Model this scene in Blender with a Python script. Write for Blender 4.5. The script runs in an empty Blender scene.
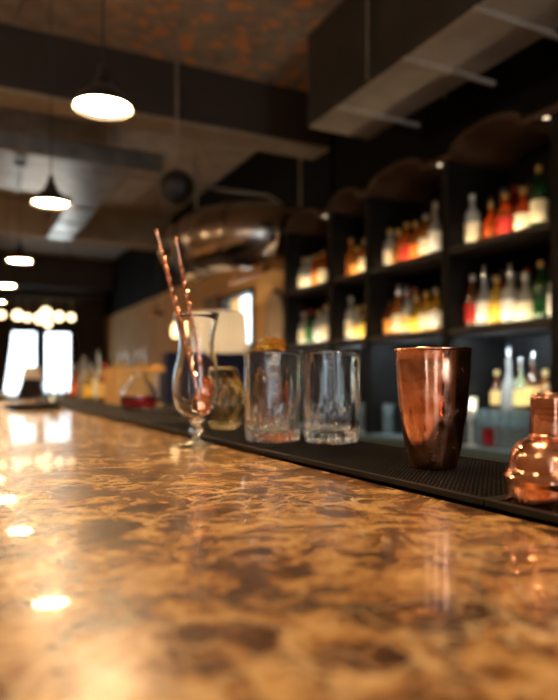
import bpy, bmesh, math, random
from mathutils import Vector, Matrix
random.seed(7)
C = bpy.context.scene.collection
SC = bpy.context.scene
PI = math.pi
TOP = 1.10                      # height of the marble top
CAMZ = TOP + 0.115
YAW = math.radians(26.5)
S, CO = math.sin(YAW), math.cos(YAW)
F = 650.0

# ---------------------------------------------------------------- camera, world, exposure
cam_d = bpy.data.cameras.new('camera'); cam = bpy.data.objects.new('camera', cam_d); C.objects.link(cam)
cam_d.sensor_fit = 'VERTICAL'; cam_d.sensor_height = 30.0
cam_d.lens = 30.0 * F / 700.0
cam_d.shift_y = 31.0 / 700.0
cam_d.clip_start = 0.01; cam_d.clip_end = 100
cam.location = (0, 0, CAMZ)
cam.rotation_euler = (PI / 2, 0, -YAW)
cam_d.dof.use_dof = True
cam_d.dof.focus_distance = 0.72
cam_d.dof.aperture_fstop = (cam_d.lens) / 10.0
SC.camera = cam
w = bpy.data.worlds.new('world'); SC.world = w; w.use_nodes = True
w.node_tree.nodes['Background'].inputs[0].default_value = (0.80, 0.92, 1.0, 1)
w.node_tree.nodes['Background'].inputs[1].default_value = 3.2
SC.view_settings.view_transform = 'Standard'; SC.view_settings.look = 'None'
SC.view_settings.gamma = 1; SC.view_settings.use_curve_mapping = False
SC.view_settings.exposure = 0.8
SC.cycles.use_denoising = True
SC.cycles.max_bounces = 14; SC.cycles.transmission_bounces = 12; SC.cycles.glossy_bounces = 6
SC.cycles.diffuse_bounces = 3; SC.cycles.transparent_max_bounces = 12
SC.cycles.sample_clamp_indirect = 25.0
SC.cycles.blur_glossy = 0.15
def portal(loc, rot, sx, sy):
    l = bpy.data.lights.new('window_portal', 'AREA'); l.shape = 'RECTANGLE'; l.size = sx; l.size_y = sy; l.cycles.is_portal = True
    o = bpy.data.objects.new('window_portal', l); C.objects.link(o); o.location = loc; o.rotation_euler = rot
for a_, b_, c_, d_ in [(-1.95, -1.45, 0.6, 2.75)]:
    portal((-3.62, (a_ + b_) / 2, (c_ + d_) / 2), (0, -PI / 2, 0), d_ - c_, b_ - a_)
for a_, b_, c_, d_ in [(-1.5, -.9, .7, 2.7), (-.05, 1.0, .5, 2.8)]:
    portal(((a_ + b_) / 2, -2.82, (c_ + d_) / 2), (PI / 2, 0, 0), b_ - a_, d_ - c_)
for a_, b_, c_, d_ in [(0.62, 1.40, 0.98, 2.17), (1.50, 2.02, 0.98, 2.17)]:
    portal(((a_ + b_) / 2, 13.22, (c_ + d_) / 2), (-PI / 2, 0, 0), b_ - a_, d_ - c_)
LAMP_L = 85.0
WARM = (1.0, 0.66, 0.34)

# ---------------------------------------------------------------- helpers
def uof(px): return (px - 279) / F
def onX(px, X):                       # point of the vertical plane X = const seen in column px
    u = uof(px); return X * (CO - S * u) / (S + CO * u)
def at(px, t):                        # column px, depth t
    u = uof(px); return (t * (S + CO * u), t * (CO - S * u))

def mat(name, col, rough=0.5, metal=0.0, trans=0.0, emit=None, es=0.0, ior=1.5, coat=0.0, bump=None, spec=0.5, alpha=None):
    m = bpy.data.materials.new(name); m.use_nodes = True
    nt = m.node_tree; b = nt.nodes['Principled BSDF']
    b.inputs['Base Color'].default_value = (*col, 1); b.inputs['Roughness'].default_value = rough
    b.inputs['Metallic'].default_value = metal; b.inputs['Transmission Weight'].default_value = trans
    b.inputs['IOR'].default_value = ior; b.inputs['Coat Weight'].default_value = coat
    b.inputs['Coat Roughness'].default_value = 0.05
    b.inputs['Specular IOR Level'].default_value = spec
    if emit: b.inputs['Emission Color'].default_value = (*emit, 1); b.inputs['Emission Strength'].default_value = es
    tc = nt.nodes.new('ShaderNodeTexCoord')
    n = nt.nodes.new('ShaderNodeTexNoise'); n.inputs['Scale'].default_value = (bump or (20, 0))[0]
    n.inputs['Detail'].default_value = 5; nt.links.new(tc.outputs['Object'], n.inputs['Vector'])
    if bump:
        bp = nt.nodes.new('ShaderNodeBump'); bp.inputs['Strength'].default_value = bump[1]; bp.inputs['Distance'].default_value = bump[2]
        nt.links.new(n.outputs['Fac'], bp.inputs['Height']); nt.links.new(bp.outputs['Normal'], b.inputs['Normal'])
    elif trans == 0 and es == 0:
        r = nt.nodes.new('ShaderNodeMapRange'); r.inputs['To Min'].default_value = max(rough - 0.06, 0.02); r.inputs['To Max'].default_value = min(rough + 0.06, 1)
        nt.links.new(n.outputs['Fac'], r.inputs['Value']); nt.links.new(r.outputs['Result'], b.inputs['Roughness'])
    return m

def ramp_mat(name, scale, stops, rough=0.6, metal=0.0, detail=8, dist=0.0, stretch=(1, 1, 1), bump=0.0, coat=0, spec=.5):
    m = mat(name, (1, 1, 1), rough, metal, coat=coat, spec=spec); nt = m.node_tree; b = nt.nodes['Principled BSDF']
    tc = nt.nodes.new('ShaderNodeTexCoord'); mp = nt.nodes.new('ShaderNodeMapping'); mp.inputs['Scale'].default_value = stretch
    nt.links.new(tc.outputs['Object'], mp.inputs['Vector'])
    n = nt.nodes.new('ShaderNodeTexNoise'); n.inputs['Scale'].default_value = scale; n.inputs['Detail'].default_value = detail
    n.inputs['Distortion'].default_value = dist; nt.links.new(mp.outputs[0], n.inputs['Vector'])
    r = nt.nodes.new('ShaderNodeValToRGB'); e = r.color_ramp.elements
    while len(e) < len(stops): e.new(0.5)
    for i, (p, c) in enumerate(stops): e[i].position = p; e[i].color = (*c, 1)
    nt.links.new(n.outputs['Fac'], r.inputs[0]); nt.links.new(r.outputs[0], b.inputs['Base Color'])
    if bump:
        bp = nt.nodes.new('ShaderNodeBump'); bp.inputs['Strength'].default_value = bump; bp.inputs['Distance'].default_value = 0.01
        nt.links.new(n.outputs['Fac'], bp.inputs['Height']); nt.links.new(bp.outputs['Normal'], b.inputs['Normal'])
    return m

class MB:
    def __init__(s): s.v = []; s.f = []
    def box(s, x0, x1, y0, y1, z0, z1):
        b = len(s.v)
        s.v += [(x, y, z) for z in (z0, z1) for y in (y0, y1) for x in (x0, x1)]
        s.f += [tuple(b + i for i in q) for q in ((0, 2, 3, 1), (4, 5, 7, 6), (0, 1, 5, 4), (2, 6, 7, 3), (0, 4, 6, 2), (1, 3, 7, 5))]
        return s
    def lathe(s, prof, n=48, c=(0, 0, 0), rf=None, closed=False):
        # prof: list of (r, z); rf(theta, i) scales the radius
        rows = []
        for i, (r, z) in enumerate(prof):
            if r < 1e-6:
                rows.append([len(s.v)]); s.v.append((c[0], c[1], c[2] + z))
            else:
                row = []
                for k in range(n):
                    a = 2 * PI * k / n; rr = r * (rf(a, i) if rf else 1)
                    row.append(len(s.v)); s.v.append((c[0] + rr * math.cos(a), c[1] + rr * math.sin(a), c[2] + z))
                rows.append(row)
        pr = list(zip(rows[:-1], rows[1:]))
        if closed: pr.append((rows[-1], rows[0]))
        for A, B in pr:
            for k in range(n):
                k2 = (k + 1) % n
                if len(A) == 1 and len(B) == 1: break
                if len(A) == 1: s.f.append((A[0], B[k2], B[k]))
                elif len(B) == 1: s.f.append((A[k], A[k2], B[0]))
                else: s.f.append((A[k], A[k2], B[k2], B[k]))
        return s
    def tube(s, pts, r, n=10, cap=True):
        pts = [Vector(p) for p in pts]; rows = []
        prev = None
        for i, p in enumerate(pts):
            d = (pts[min(i + 1, len(pts) - 1)] - pts[max(i - 1, 0)]).normalized()
            ref = prev if prev is not None else (Vector((0, 0, 1)) if abs(d.z) < 0.9 else Vector((1, 0, 0)))
            a = d.cross(ref).normalized(); b = a.cross(d).normalized(); prev = b
            rr = r[i] if isinstance(r, (list, tuple)) else r
            row = []
            for k in range(n):
                t = 2 * PI * k / n; row.append(len(s.v)); s.v.append(tuple(p + a * rr * math.cos(t) + b * rr * math.sin(t)))
            rows.append(row)
        for A, B in zip(rows[:-1], rows[1:]):
            for k in range(n): s.f.append((A[k], B[k], B[(k + 1) % n], A[(k + 1) % n]))
        if cap: s.f.append(tuple(rows[0])); s.f.append(tuple(reversed(rows[-1])))
        return s
    def sphere(s, c, r, n=16, sz=1.0):
        m = n // 2
        return s.lathe([(r * math.sin(PI * i / m), -r * sz * math.cos(PI * i / m)) for i in range(m + 1)], n, c)
    def build(s, name, m, parent=None, smooth=True, bevel=0, loc=None, angle=40):
        me = bpy.data.meshes.new(name); me.from_pydata(s.v, [], s.f); me.validate(); me.update()
        bm = bmesh.new(); bm.from_mesh(me); bmesh.ops.recalc_face_normals(bm, faces=bm.faces)
        if bevel:
            es = [e for e in bm.edges if len(e.link_faces) == 2 and e.calc_face_angle(0) > 0.6]
            bmesh.ops.bevel(bm, geom=es, offset=bevel, segments=2, affect='EDGES', profile=0.5)
        if smooth:
            for f_ in bm.faces: f_.smooth = True
            for e in bm.edges:
                if len(e.link_faces) == 2 and e.calc_face_angle(0) > math.radians(angle): e.smooth = False
        bm.to_mesh(me); bm.free()
        me.materials.append(m)
        o = bpy.data.objects.new(name, me); C.objects.link(o)
        if parent: o.parent = parent
        if loc: o.location = loc
        return o

def bx(name, m, x0, x1, y0, y1, z0, z1, parent=None, bevel=0.0, smooth=False):
    return MB().box(x0, x1, y0, y1, z0, z1).build(name, m, parent, smooth=smooth, bevel=bevel)
def struct(o): o['kind'] = 'structure'; return o
def tag(o, label, cat, group=None):
    o['label'] = label; o['category'] = cat
    if group: o['group'] = group
    return o
def thing(name, label, cat, loc=(0, 0, 0), rot=(0, 0, 0), group=None):
    o = bpy.data.objects.new(name, None); C.objects.link(o); o.location = loc; o.rotation_euler = rot
    o.empty_display_size = 0.05
    return tag(o, label, cat, group)

# ---------------------------------------------------------------- materials
M = {}
M['black'] = mat('matte_black_paint', (0.012, 0.011, 0.012), 0.45)
M['blackwood'] = ramp_mat('black_stained_wood', 6, [(0.3, (0.005, 0.0045, 0.0045)), (0.7, (0.010, 0.008, 0.007))], 0.5, stretch=(1, 0.3, 3), spec=.18)
M['rubber'] = mat('black_rubber', (0.010, 0.008, 0.007), 0.5, spec=0.25)
M['brownwood'] = ramp_mat('dark_brown_wood', 5, [(0.3, (0.045, 0.022, 0.012)), (0.7, (0.09, 0.045, 0.022))], 0.35, stretch=(1, 0.3, 3))
M['shelfwood'] = ramp_mat('shelf_black_brown_wood', 5, [(0.3, (0.012, 0.007, 0.005)), (0.7, (0.026, 0.015, 0.009))], 0.4, stretch=(1, 0.3, 3))
M['beige'] = ramp_mat('beige_plaster', 3, [(0.3, (0.60, 0.33, 0.11)), (0.7, (0.74, 0.43, 0.16))], 0.8)
M['darkwall'] = ramp_mat('dark_brown_plaster', 2, [(0.3, (0.025, 0.016, 0.012)), (0.7, (0.045, 0.028, 0.019))], 0.7)
M['lightwall'] = ramp_mat('warm_plaster', 2, [(0.3, (0.42, 0.30, 0.19)), (0.7, (0.52, 0.38, 0.25))], 0.8)
M['blackwall'] = mat('black_wall_paint', (0.005, 0.0045, 0.0045), 0.8, spec=.15)
M['floor'] = ramp_mat('dark_floorboards', 4, [(0.3, (0.05, 0.03, 0.018)), (0.7, (0.10, 0.06, 0.035))], 0.4, stretch=(8, 0.6, 1))
M['concrete'] = ramp_mat('lamplit_concrete', 3, [(0.3, (0.30, 0.23, 0.15)), (0.7, (0.42, 0.33, 0.22))], 0.8)  # warm pale tint carries lamplight on the beam underside
M['galv'] = ramp_mat('galvanised_steel', 9, [(0.35, (0.42, 0.38, 0.33)), (0.65, (0.58, 0.54, 0.48))], 0.33, metal=0.9)
M['ductgrey'] = ramp_mat('uplit_duct_steel', 4, [(0.35, (0.42, 0.36, 0.29)), (0.65, (0.60, 0.52, 0.43))], 0.5, metal=0.1)  # colour lightened in place of light reaching the duct bottom
M['ductdark'] = ramp_mat('dark_duct_side', 4, [(0.35, (0.016, 0.015, 0.015)), (0.65, (0.03, 0.027, 0.025))], 0.5)  # near-black side casing, darker than the bottom panel
M['steel'] = mat('brushed_steel', (0.55, 0.56, 0.58), 0.25, 1.0)
M['bluesteel'] = mat('cool_steel_edge', (0.12, 0.18, 0.20), 0.35, 0.4)
M['brass'] = mat('brass', (0.75, 0.48, 0.18), 0.25, 1.0)
M['white_inner'] = mat('white_enamel', (0.75, 0.72, 0.65), 0.4)
M['lamp'] = mat('lamp_diffuser', (1, 0.9, 0.75), 0.5, emit=WARM, es=LAMP_L)
M['globe'] = mat('opal_globe', (1, 0.9, 0.75), 0.4, emit=(1.0, 0.70, 0.38), es=3.2)
M['glass'] = mat('clear_glass', (1, 1, 1), 0.0, trans=1.0, ior=1.5)
M['thin'] = mat('clear_glass_tinted', (0.93, 0.97, 0.98), 0.02, trans=1.0, ior=1.45)
M['amberglass'] = mat('amber_glass', (1.0, 0.50, 0.08), 0.03, trans=0.85, ior=1.5)
M['whisky'] = mat('brown_spirit', (0.75, 0.28, 0.06), 0.02, trans=0.9, ior=1.36)
M['redliquid'] = mat('red_cordial', (0.45, 0.01, 0.02), 0.02, trans=0.75, ior=1.36)
M['navy'] = mat('navy_upholstery', (0.012, 0.018, 0.07), 0.75)
M['screen'] = mat('window_frame_paint', (0.03, 0.028, 0.028), 0.5)

def copper():
    m = mat('polished_copper', (0.76, 0.33, 0.20), 0.11, 1.0, bump=(45, 0.10, 0.002)); nt = m.node_tree; b = nt.nodes['Principled BSDF']
    tc = nt.nodes.new('ShaderNodeTexCoord')
    mp = nt.nodes.new('ShaderNodeMapping'); mp.inputs['Scale'].default_value = (1, 1, .12); nt.links.new(tc.outputs['Object'], mp.inputs['Vector'])
    ns = nt.nodes.new('ShaderNodeTexNoise'); ns.inputs['Scale'].default_value = 55; ns.inputs['Detail'].default_value = 2; nt.links.new(mp.outputs[0], ns.inputs['Vector'])
    b2 = nt.nodes.new('ShaderNodeBump'); b2.inputs['Strength'].default_value = .35; b2.inputs['Distance'].default_value = .0025
    b1 = [q for q in nt.nodes if q.bl_idname == 'ShaderNodeBump'][0]
    nt.links.new(ns.outputs['Fac'], b2.inputs['Height']); nt.links.new(b1.outputs['Normal'], b2.inputs['Normal']); nt.links.new(b2.outputs['Normal'], b.inputs['Normal'])
    n = nt.nodes.new('ShaderNodeTexNoise'); n.inputs['Scale'].default_value = 60; n.inputs['Detail'].default_value = 6
    nt.links.new(tc.outputs['Object'], n.inputs['Vector'])
    r = nt.nodes.new('ShaderNodeValToRGB'); r.color_ramp.elements[0].position = 0.35; r.color_ramp.elements[0].color = (0.66, 0.27, 0.16, 1)
    r.color_ramp.elements[1].position = 0.62; r.color_ramp.elements[1].color = (0.90, 0.46, 0.31, 1)
    nt.links.new(n.outputs['Fac'], r.inputs[0]); nt.links.new(r.outputs[0], b.inputs['Base Color'])
    q = nt.nodes.new('ShaderNodeMapRange'); q.inputs['From Min'].default_value = 0.4; q.inputs['From Max'].default_value = 0.7
    q.inputs['To Min'].default_value = 0.11; q.inputs['To Max'].default_value = 0.30
    nt.links.new(n.outputs['Fac'], q.inputs['Value']); nt.links.new(q.outputs['Result'], b.inputs['Roughness'])
    return m
M['copper'] = copper()

def marble():
    m = mat('brown_marble', (0.4, 0.2, 0.08), 0.3); nt = m.node_tree; L = nt.links.new; b = nt.nodes['Principled BSDF']
    tc = nt.nodes.new('ShaderNodeTexCoord')
    def noise(scale, detail, dist=0.0, vec=None, rough=0.55):
        n = nt.nodes.new('ShaderNodeTexNoise'); n.inputs['Scale'].default_value = scale; n.inputs['Detail'].default_value = detail
        n.inputs['Distortion'].default_value = dist; n.inputs['Roughness'].default_value = rough
        L(vec or tc.outputs['Object'], n.inputs['Vector']); return n
    def ramp(src, stops):
        r = nt.nodes.new('ShaderNodeValToRGB'); e = r.color_ramp.elements
        while len(e) < len(stops): e.new(0.5)
        for i, (p, c) in enumerate(stops): e[i].position = p; e[i].color = (*c, 1)
        L(src, r.inputs[0]); return r
    # warped coordinates
    wn = noise(9, 4); sub = nt.nodes.new('ShaderNodeVectorMath'); sub.operation = 'SUBTRACT'; sub.inputs[1].default_value = (0.5, 0.5, 0.5)
    L(wn.outputs['Color'], sub.inputs[0])
    sc = nt.nodes.new('ShaderNodeVectorMath'); sc.operation = 'SCALE'; sc.inputs['Scale'].default_value = 0.10; L(sub.outputs[0], sc.inputs[0])
    add = nt.nodes.new('ShaderNodeVectorMath'); add.operation = 'ADD'; L(tc.outputs['Object'], add.inputs[0]); L(sc.outputs[0], add.inputs[1])
    warped = add.outputs[0]
    n1 = noise(26, 12, 0.35, warped, 0.72)
    base = ramp(n1.outputs['Fac'], [(0.36, (0.018, 0.007, 0.004)), (0.45, (0.10, 0.036, 0.013)), (0.51, (0.31, 0.145, 0.045)), (0.64, (0.68, 0.42, 0.16))])
    v = nt.nodes.new('ShaderNodeTexVoronoi'); v.feature = 'DISTANCE_TO_EDGE'; v.inputs['Scale'].default_value = 21; L(warped, v.inputs['Vector'])
    vein = ramp(v.outputs['Distance'], [(0.0, (1, 1, 1)), (0.02, (0.4, 0.4, 0.4)), (0.07, (0, 0, 0))])
    v2 = nt.nodes.new('ShaderNodeTexVoronoi'); v2.feature = 'DISTANCE_TO_EDGE'; v2.inputs['Scale'].default_value = 48; L(warped, v2.inputs['Vector'])
    vein2 = ramp(v2.outputs['Distance'], [(0.0, (0.7, 0.7, 0.7)), (0.03, (0.2, 0.2, 0.2)), (0.08, (0, 0, 0))])
    mask = ramp(noise(5, 3).outputs['Fac'], [(0.42, (0.1, 0.1, 0.1)), (0.6, (1, 1, 1))])
    mx = nt.nodes.new('ShaderNodeMath'); mx.operation = 'MAXIMUM'; L(vein.outputs[0], mx.inputs[0]); L(vein2.outputs[0], mx.inputs[1])
    mu = nt.nodes.new('ShaderNodeMath'); mu.operation = 'MULTIPLY'; L(mx.outputs[0], mu.inputs[0]); L(mask.outputs[0], mu.inputs[1])
    mix = nt.nodes.new('ShaderNodeMix'); mix.data_type = 'RGBA'; L(mu.outputs[0], mix.inputs['Factor'])
    L(base.outputs[0], mix.inputs['A']); mix.inputs['B'].default_value = (0.90, 0.66, 0.36, 1)
    L(mix.outputs['Result'], b.inputs['Base Color'])
    b.inputs['Roughness'].default_value = 0.27
    for l in list(b.inputs['Roughness'].links): nt.links.remove(l)
    b.inputs['Specular IOR Level'].default_value = 0.75
    b.inputs['Coat Weight'].default_value = 0.35; b.inputs['Coat Roughness'].default_value = 0.03
    bp = nt.nodes.new('ShaderNodeBump'); bp.inputs['Strength'].default_value = 0.06; bp.inputs['Distance'].default_value = 0.002
    L(n1.outputs['Fac'], bp.inputs['Height']); L(bp.outputs['Normal'], b.inputs['Normal'])
    return m
M['marble'] = marble()

def rusty_ceiling():
    m = mat('rust_spotted_ceiling', (0.2, 0.15, 0.12), 0.85); nt = m.node_tree; L = nt.links.new; b = nt.nodes['Principled BSDF']
    tc = nt.nodes.new('ShaderNodeTexCoord')
    n = nt.nodes.new('ShaderNodeTexNoise'); n.inputs['Scale'].default_value = 7; n.inputs['Detail'].default_value = 4; L(tc.outputs['Object'], n.inputs['Vector'])
    r = nt.nodes.new('ShaderNodeValToRGB'); r.color_ramp.elements[0].position = 0.3; r.color_ramp.elements[0].color = (0.32, 0.26, 0.20, 1)
    r.color_ramp.elements[1].position = 0.7; r.color_ramp.elements[1].color = (0.50, 0.41, 0.32, 1); L(n.outputs['Fac'], r.inputs[0])
    v = nt.nodes.new('ShaderNodeTexVoronoi'); v.inputs['Scale'].default_value = 8.5
    va = nt.nodes.new('ShaderNodeVectorMath'); va.operation = 'MULTIPLY_ADD'; va.inputs[1].default_value = (.12, .12, .12)
    n3 = nt.nodes.new('ShaderNodeTexNoise'); n3.inputs['Scale'].default_value = 14; L(tc.outputs['Object'], n3.inputs['Vector'])
    L(n3.outputs['Color'], va.inputs[0]); L(tc.outputs['Object'], va.inputs[2]); L(va.outputs[0], v.inputs['Vector'])
    r2 = nt.nodes.new('ShaderNodeValToRGB'); r2.color_ramp.elements[0].position = 0.28; r2.color_ramp.elements[0].color = (1, 1, 1, 1)
    r2.color_ramp.elements[1].position = 0.50; r2.color_ramp.elements[1].color = (0, 0, 0, 1); L(v.outputs['Distance'], r2.inputs[0])
    sx = nt.nodes.new('ShaderNodeSeparateXYZ'); L(tc.outputs['Object'], sx.inputs[0])
    mr = nt.nodes.new('ShaderNodeMapRange'); mr.inputs['From Min'].default_value = 0.5; mr.inputs['From Max'].default_value = 1.3; L(sx.outputs['X'], mr.inputs['Value'])
    lt = nt.nodes.new('ShaderNodeMath'); lt.operation = 'LESS_THAN'; lt.inputs[1].default_value = 4.4; L(sx.outputs['Y'], lt.inputs[0])
    m0 = nt.nodes.new('ShaderNodeMath'); m0.operation = 'MULTIPLY'; L(mr.outputs['Result'], m0.inputs[0]); L(lt.outputs[0], m0.inputs[1])
    mu = nt.nodes.new('ShaderNodeMath'); mu.operation = 'MULTIPLY'; L(m0.outputs[0], mu.inputs[0]); L(r2.outputs[0], mu.inputs[1])
    mix = nt.nodes.new('ShaderNodeMix'); mix.data_type = 'RGBA'; L(mu.outputs[0], mix.inputs['Factor']); L(r.outputs[0], mix.inputs['A'])
    mix.inputs['B'].default_value = (0.85, 0.40, 0.17, 1); L(mix.outputs['Result'], b.inputs['Base Color'])
    return m
M['ceil'] = rusty_ceiling()
def shade_mat():
    m = bpy.data.materials.new('cream_pleated_fabric'); m.use_nodes = True; nt = m.node_tree; nt.nodes.clear()
    o = nt.nodes.new('ShaderNodeOutputMaterial'); d = nt.nodes.new('ShaderNodeBsdfDiffuse'); t = nt.nodes.new('ShaderNodeBsdfTranslucent'); mx = nt.nodes.new('ShaderNodeMixShader')
    n = nt.nodes.new('ShaderNodeTexNoise'); n.inputs['Scale'].default_value = 30
    r = nt.nodes.new('ShaderNodeValToRGB'); r.color_ramp.elements[0].color = (0.78, 0.72, 0.62, 1); r.color_ramp.elements[1].color = (0.88, 0.83, 0.74, 1)
    nt.links.new(n.outputs['Fac'], r.inputs[0]); nt.links.new(r.outputs[0], d.inputs[0]); nt.links.new(r.outputs[0], t.inputs[0])
    mx.inputs[0].default_value = 0.55; nt.links.new(d.outputs[0], mx.inputs[1]); nt.links.new(t.outputs[0], mx.inputs[2]); nt.links.new(mx.outputs[0], o.inputs[0])
    return m
M['shade'] = shade_mat()
_mc = {}
def cmat(kind, col):
    k = (kind, tuple(round(c, 3) for c in col))
    if k not in _mc:
        if kind == 'bottle': _mc[k] = mat('bottle_glass', col, 0.02, trans=0.72, ior=1.45)
        elif kind == 'label': _mc[k] = mat('paper_label', col, 0.55)
        elif kind == 'cap': _mc[k] = mat('bottle_cap', tuple(c * .45 for c in col), 0.35, 0.2)
        else: _mc[k] = mat(kind, col, 0.5)
    return _mc[k]

# ---------------------------------------------------------------- room shell
XL, XR, YN, YF, ZC = -3.4, 2.65, -2.6, 13.0, 3.45
struct(bx('floor', M['floor'], XL - .2, XR + .2, YN - .2, YF + .2, -0.1, 0))
struct(bx('ceiling', M['ceil'], XL - .2, XR + .2, YN - .2, YF + .2, ZC, ZC + 0.15))
def wall_with_holes(name, m, a0, a1, holes, fn):
    # holes: (a, b, z0, z1) sorted along a
    mb = MB(); p = a0
    for a, b, c, d in holes:
        mb.box(*fn(p, a, 0, ZC)); mb.box(*fn(a, b, 0, c)); mb.box(*fn(a, b, d, ZC)); p = b
    mb.box(*fn(p, a1, 0, ZC)); return struct(mb.build(name, m, smooth=False))
LH = [(-1.95, -1.45, 0.6, 2.75)]
NH = [(-1.5, -.9, .7, 2.7), (-.05, 1.0, .5, 2.8)]
wall_with_holes('wall_left', M['lightwall'], YN - .2, YF + .2, LH, lambda a, b, c, d: (XL - .2, XL, a, b, c, d))
wall_with_holes('wall_near', M['lightwall'], XL, XR, NH, lambda a, b, c, d: (a, b, YN - .2, YN, c, d))
# right wall: black behind the shelving, beige plaster beyond it with one window
struct(bx('wall_right', M['blackwall'], XR, XR + .2, YN - .2, 4.36, 0, ZC))
WY0, WY1, WZ0, WZ1 = 5.85, 6.65, 1.55, 2.14
mb = MB(); mb.box(XR, XR + .2, 4.36, WY0, 0, 2.46).box(XR, XR + .2, WY1, YF + .2, 0, 2.46)
mb.box(XR, XR + .2, WY0, WY1, 0, WZ0).box(XR, XR + .2, WY0, WY1, WZ1, 2.46)
struct(mb.build('wall_right_beige', M['beige'], smooth=False))
struct(bx('trim_1', M['blackwall'], XR - 0.02, XR + .2, 4.36, YF + .2, 2.46, ZC))
# far wall with two windows
FW = [(0.62, 1.40, 0.98, 2.17), (1.50, 2.02, 0.98, 2.17)]
mb = MB(); mb.box(XL, 0.62, YF, YF + .2, 0, ZC).box(2.02, XR, YF, YF + .2, 0, ZC).box(1.40, 1.50, YF, YF + .2, .98, 2.17)
mb.box(.62, 2.02, YF, YF + .2, 0, .98).box(.62, 2.02, YF, YF + .2, 2.17, ZC)
struct(mb.build('wall_far', M['darkwall'], smooth=False))
def window(n, frame_boxes, pane, nm):
    mb = MB()
    for b in frame_boxes: mb.box(*b)
    f = struct(mb.build('window_%d' % n, M['screen'], smooth=False))
    p = bx('pane', M['thin'], *pane, parent=f)
for i, (a, b, c, d) in enumerate(FW):
    e = 0.035
    window(i + 1, [(a, b, YF - .03, YF + .06, c, c + e), (a, b, YF - .03, YF + .06, d - e, d), (a, a + e, YF - .03, YF + .06, c, d), (b - e, b, YF - .03, YF + .06, c, d)],
           (a + e, b - e, YF + .01, YF + .016, c + e, d - e), i)
e = 0.04
window(3, [(XR - .03, XR + .06, WY0, WY1, WZ0, WZ0 + e), (XR - .03, XR + .06, WY0, WY1, WZ1 - e, WZ1), (XR - .03, XR + .06, WY0, WY0 + e, WZ0, WZ1), (XR - .03, XR + .06, WY1 - e, WY1, WZ0, WZ1)],
       (XR + .01, XR + .016, WY0 + e, WY1 - e, WZ0 + e, WZ1 - e), 2)
def side_window(n, a, b, c, d, fn):
    e = .04
    mb = MB()
    for q in ((a, b, c, c + e), (a, b, d - e, d), (a, a + e, c, d), (b - e, b, c, d)): mb.box(*fn(*q, -.03, .05))
    f = struct(mb.build('window_%d' % n, M['screen'], smooth=False))
    MB().box(*fn(a + e, b - e, c + e, d - e, .01, .016)).build('pane', M['thin'], f, smooth=False)
for i, h_ in enumerate(LH): side_window(4 + i, *h_, lambda a, b, c, d, p, q: (XL - q, XL - p, a, b, c, d))
for i, h_ in enumerate(NH): side_window(5 + i, *h_, lambda a, b, c, d, p, q: (a, b, YN - q, YN - p, c, d))
# ceiling beams
struct(bx('trim_2', M['darkwall'], XL, XR, 4.40, 4.66, ZC - .40, ZC))
struct(bx('trim_5', M['concrete'], XL, XR, 4.40, 4.66, ZC - .42, ZC - .40))  # pale underside slab: lamp glow on the beam put into its colour
struct(bx('trim_3', M['concrete'], XL, XR, 8.6, 8.9, ZC - .42, ZC))
struct(bx('trim_4', M['darkwall'], XL, XR, 12.2, YF, ZC - .55, ZC))

# ---------------------------------------------------------------- the bar
XF, XB = -0.62, 0.66
ct = bx('marble_counter', M['marble'], XF, XB, -1.6, 7.6, TOP - 0.05, TOP, bevel=0.004)
tag(ct, 'polished brown veined marble bar top running away to the windows', 'bar counter')
t = thing('bar_cabinet', 'dark panelled bar front carrying the brown marble top', 'bar', (0, 3, 0))
mb = MB().box(XF + .12, XB - .06, -4.5, 4.5, 0, TOP - .05); mb.build('body', M['blackwood'], t, smooth=False)
mb = MB(); mb.tube([(XF + .02, -4.5, .2), (XF + .02, 4.5, .2)], .02)
mb.build('foot_rail', M['brass'], t)
for y in (-4, -2, 0, 2, 4): bx('rail_bracket', M['brass'], XF + .02, XF + .13, y - .01, y + .01, .19, .21, parent=t)

# bar mats (three lengths laid end to end)
MX0, MX1, MT = 0.42, 0.64, 0.010
def barmat(y0, y1, label, fine):
    t = MB()
    t.box(MX0, MX1, y0, y1, TOP, TOP + 0.0045)
    lip = 0.007
    t.box(MX0, MX0 + lip, y0, y1, TOP, TOP + MT).box(MX1 - lip, MX1, y0, y1, TOP, TOP + MT)
    t.box(MX0 + lip, MX1 - lip, y0, y0 + lip, TOP, TOP + MT).box(MX0 + lip, MX1 - lip, y1 - lip, y1, TOP, TOP + MT)
    if fine:
        s = 0.0062; r = 0.0019
        nx = int((MX1 - MX0 - 2 * lip) / s); ny = int((y1 - y0 - 2 * lip) / s)
        for i in range(nx):
            for j in range(ny):
                x = MX0 + lip + s * (i + .5) + 0.0005; y = y0 + lip + s * (j + .5)
                b = len(t.v); z0, z1 = TOP + .0045, TOP + MT - .0015; q = r * .75
                t.v += [(x - r, y - r, z0), (x + r, y - r, z0), (x + r, y + r, z0), (x - r, y + r, z0), (x - q, y - q, z1), (x + q, y - q, z1), (x + q, y + q, z1), (x - q, y + q, z1)]
                t.f += [(b + 4, b + 5, b + 6, b + 7), (b, b + 1, b + 5, b + 4), (b + 1, b + 2, b + 6, b + 5), (b + 2, b + 3, b + 7, b + 6), (b + 3, b, b + 4, b + 7)]
    else:
        for i in range(int((y1 - y0) / .03)):
            t.box(MX0 + lip, MX1 - lip, y0 + lip + i * .03, y0 + lip + i * .03 + .018, TOP + .0045, TOP + MT - .002)
    o = t.build('bar_mat', M['rubber'], smooth=False)
    tag(o, label, 'bar mat', 'black rubber bar mats')
barmat(-0.30, 0.434, 'black rubber bar mat under the copper shaker lid, nearest to us', True)
barmat(0.436, 1.60, 'black rubber bar mat under the copper shaker cup and crystal mixing glasses', True)
barmat(1.602, 4.6, 'long black rubber bar mat under the far bottles and red carafe', False)
MZ = TOP + MT - .0015

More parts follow.
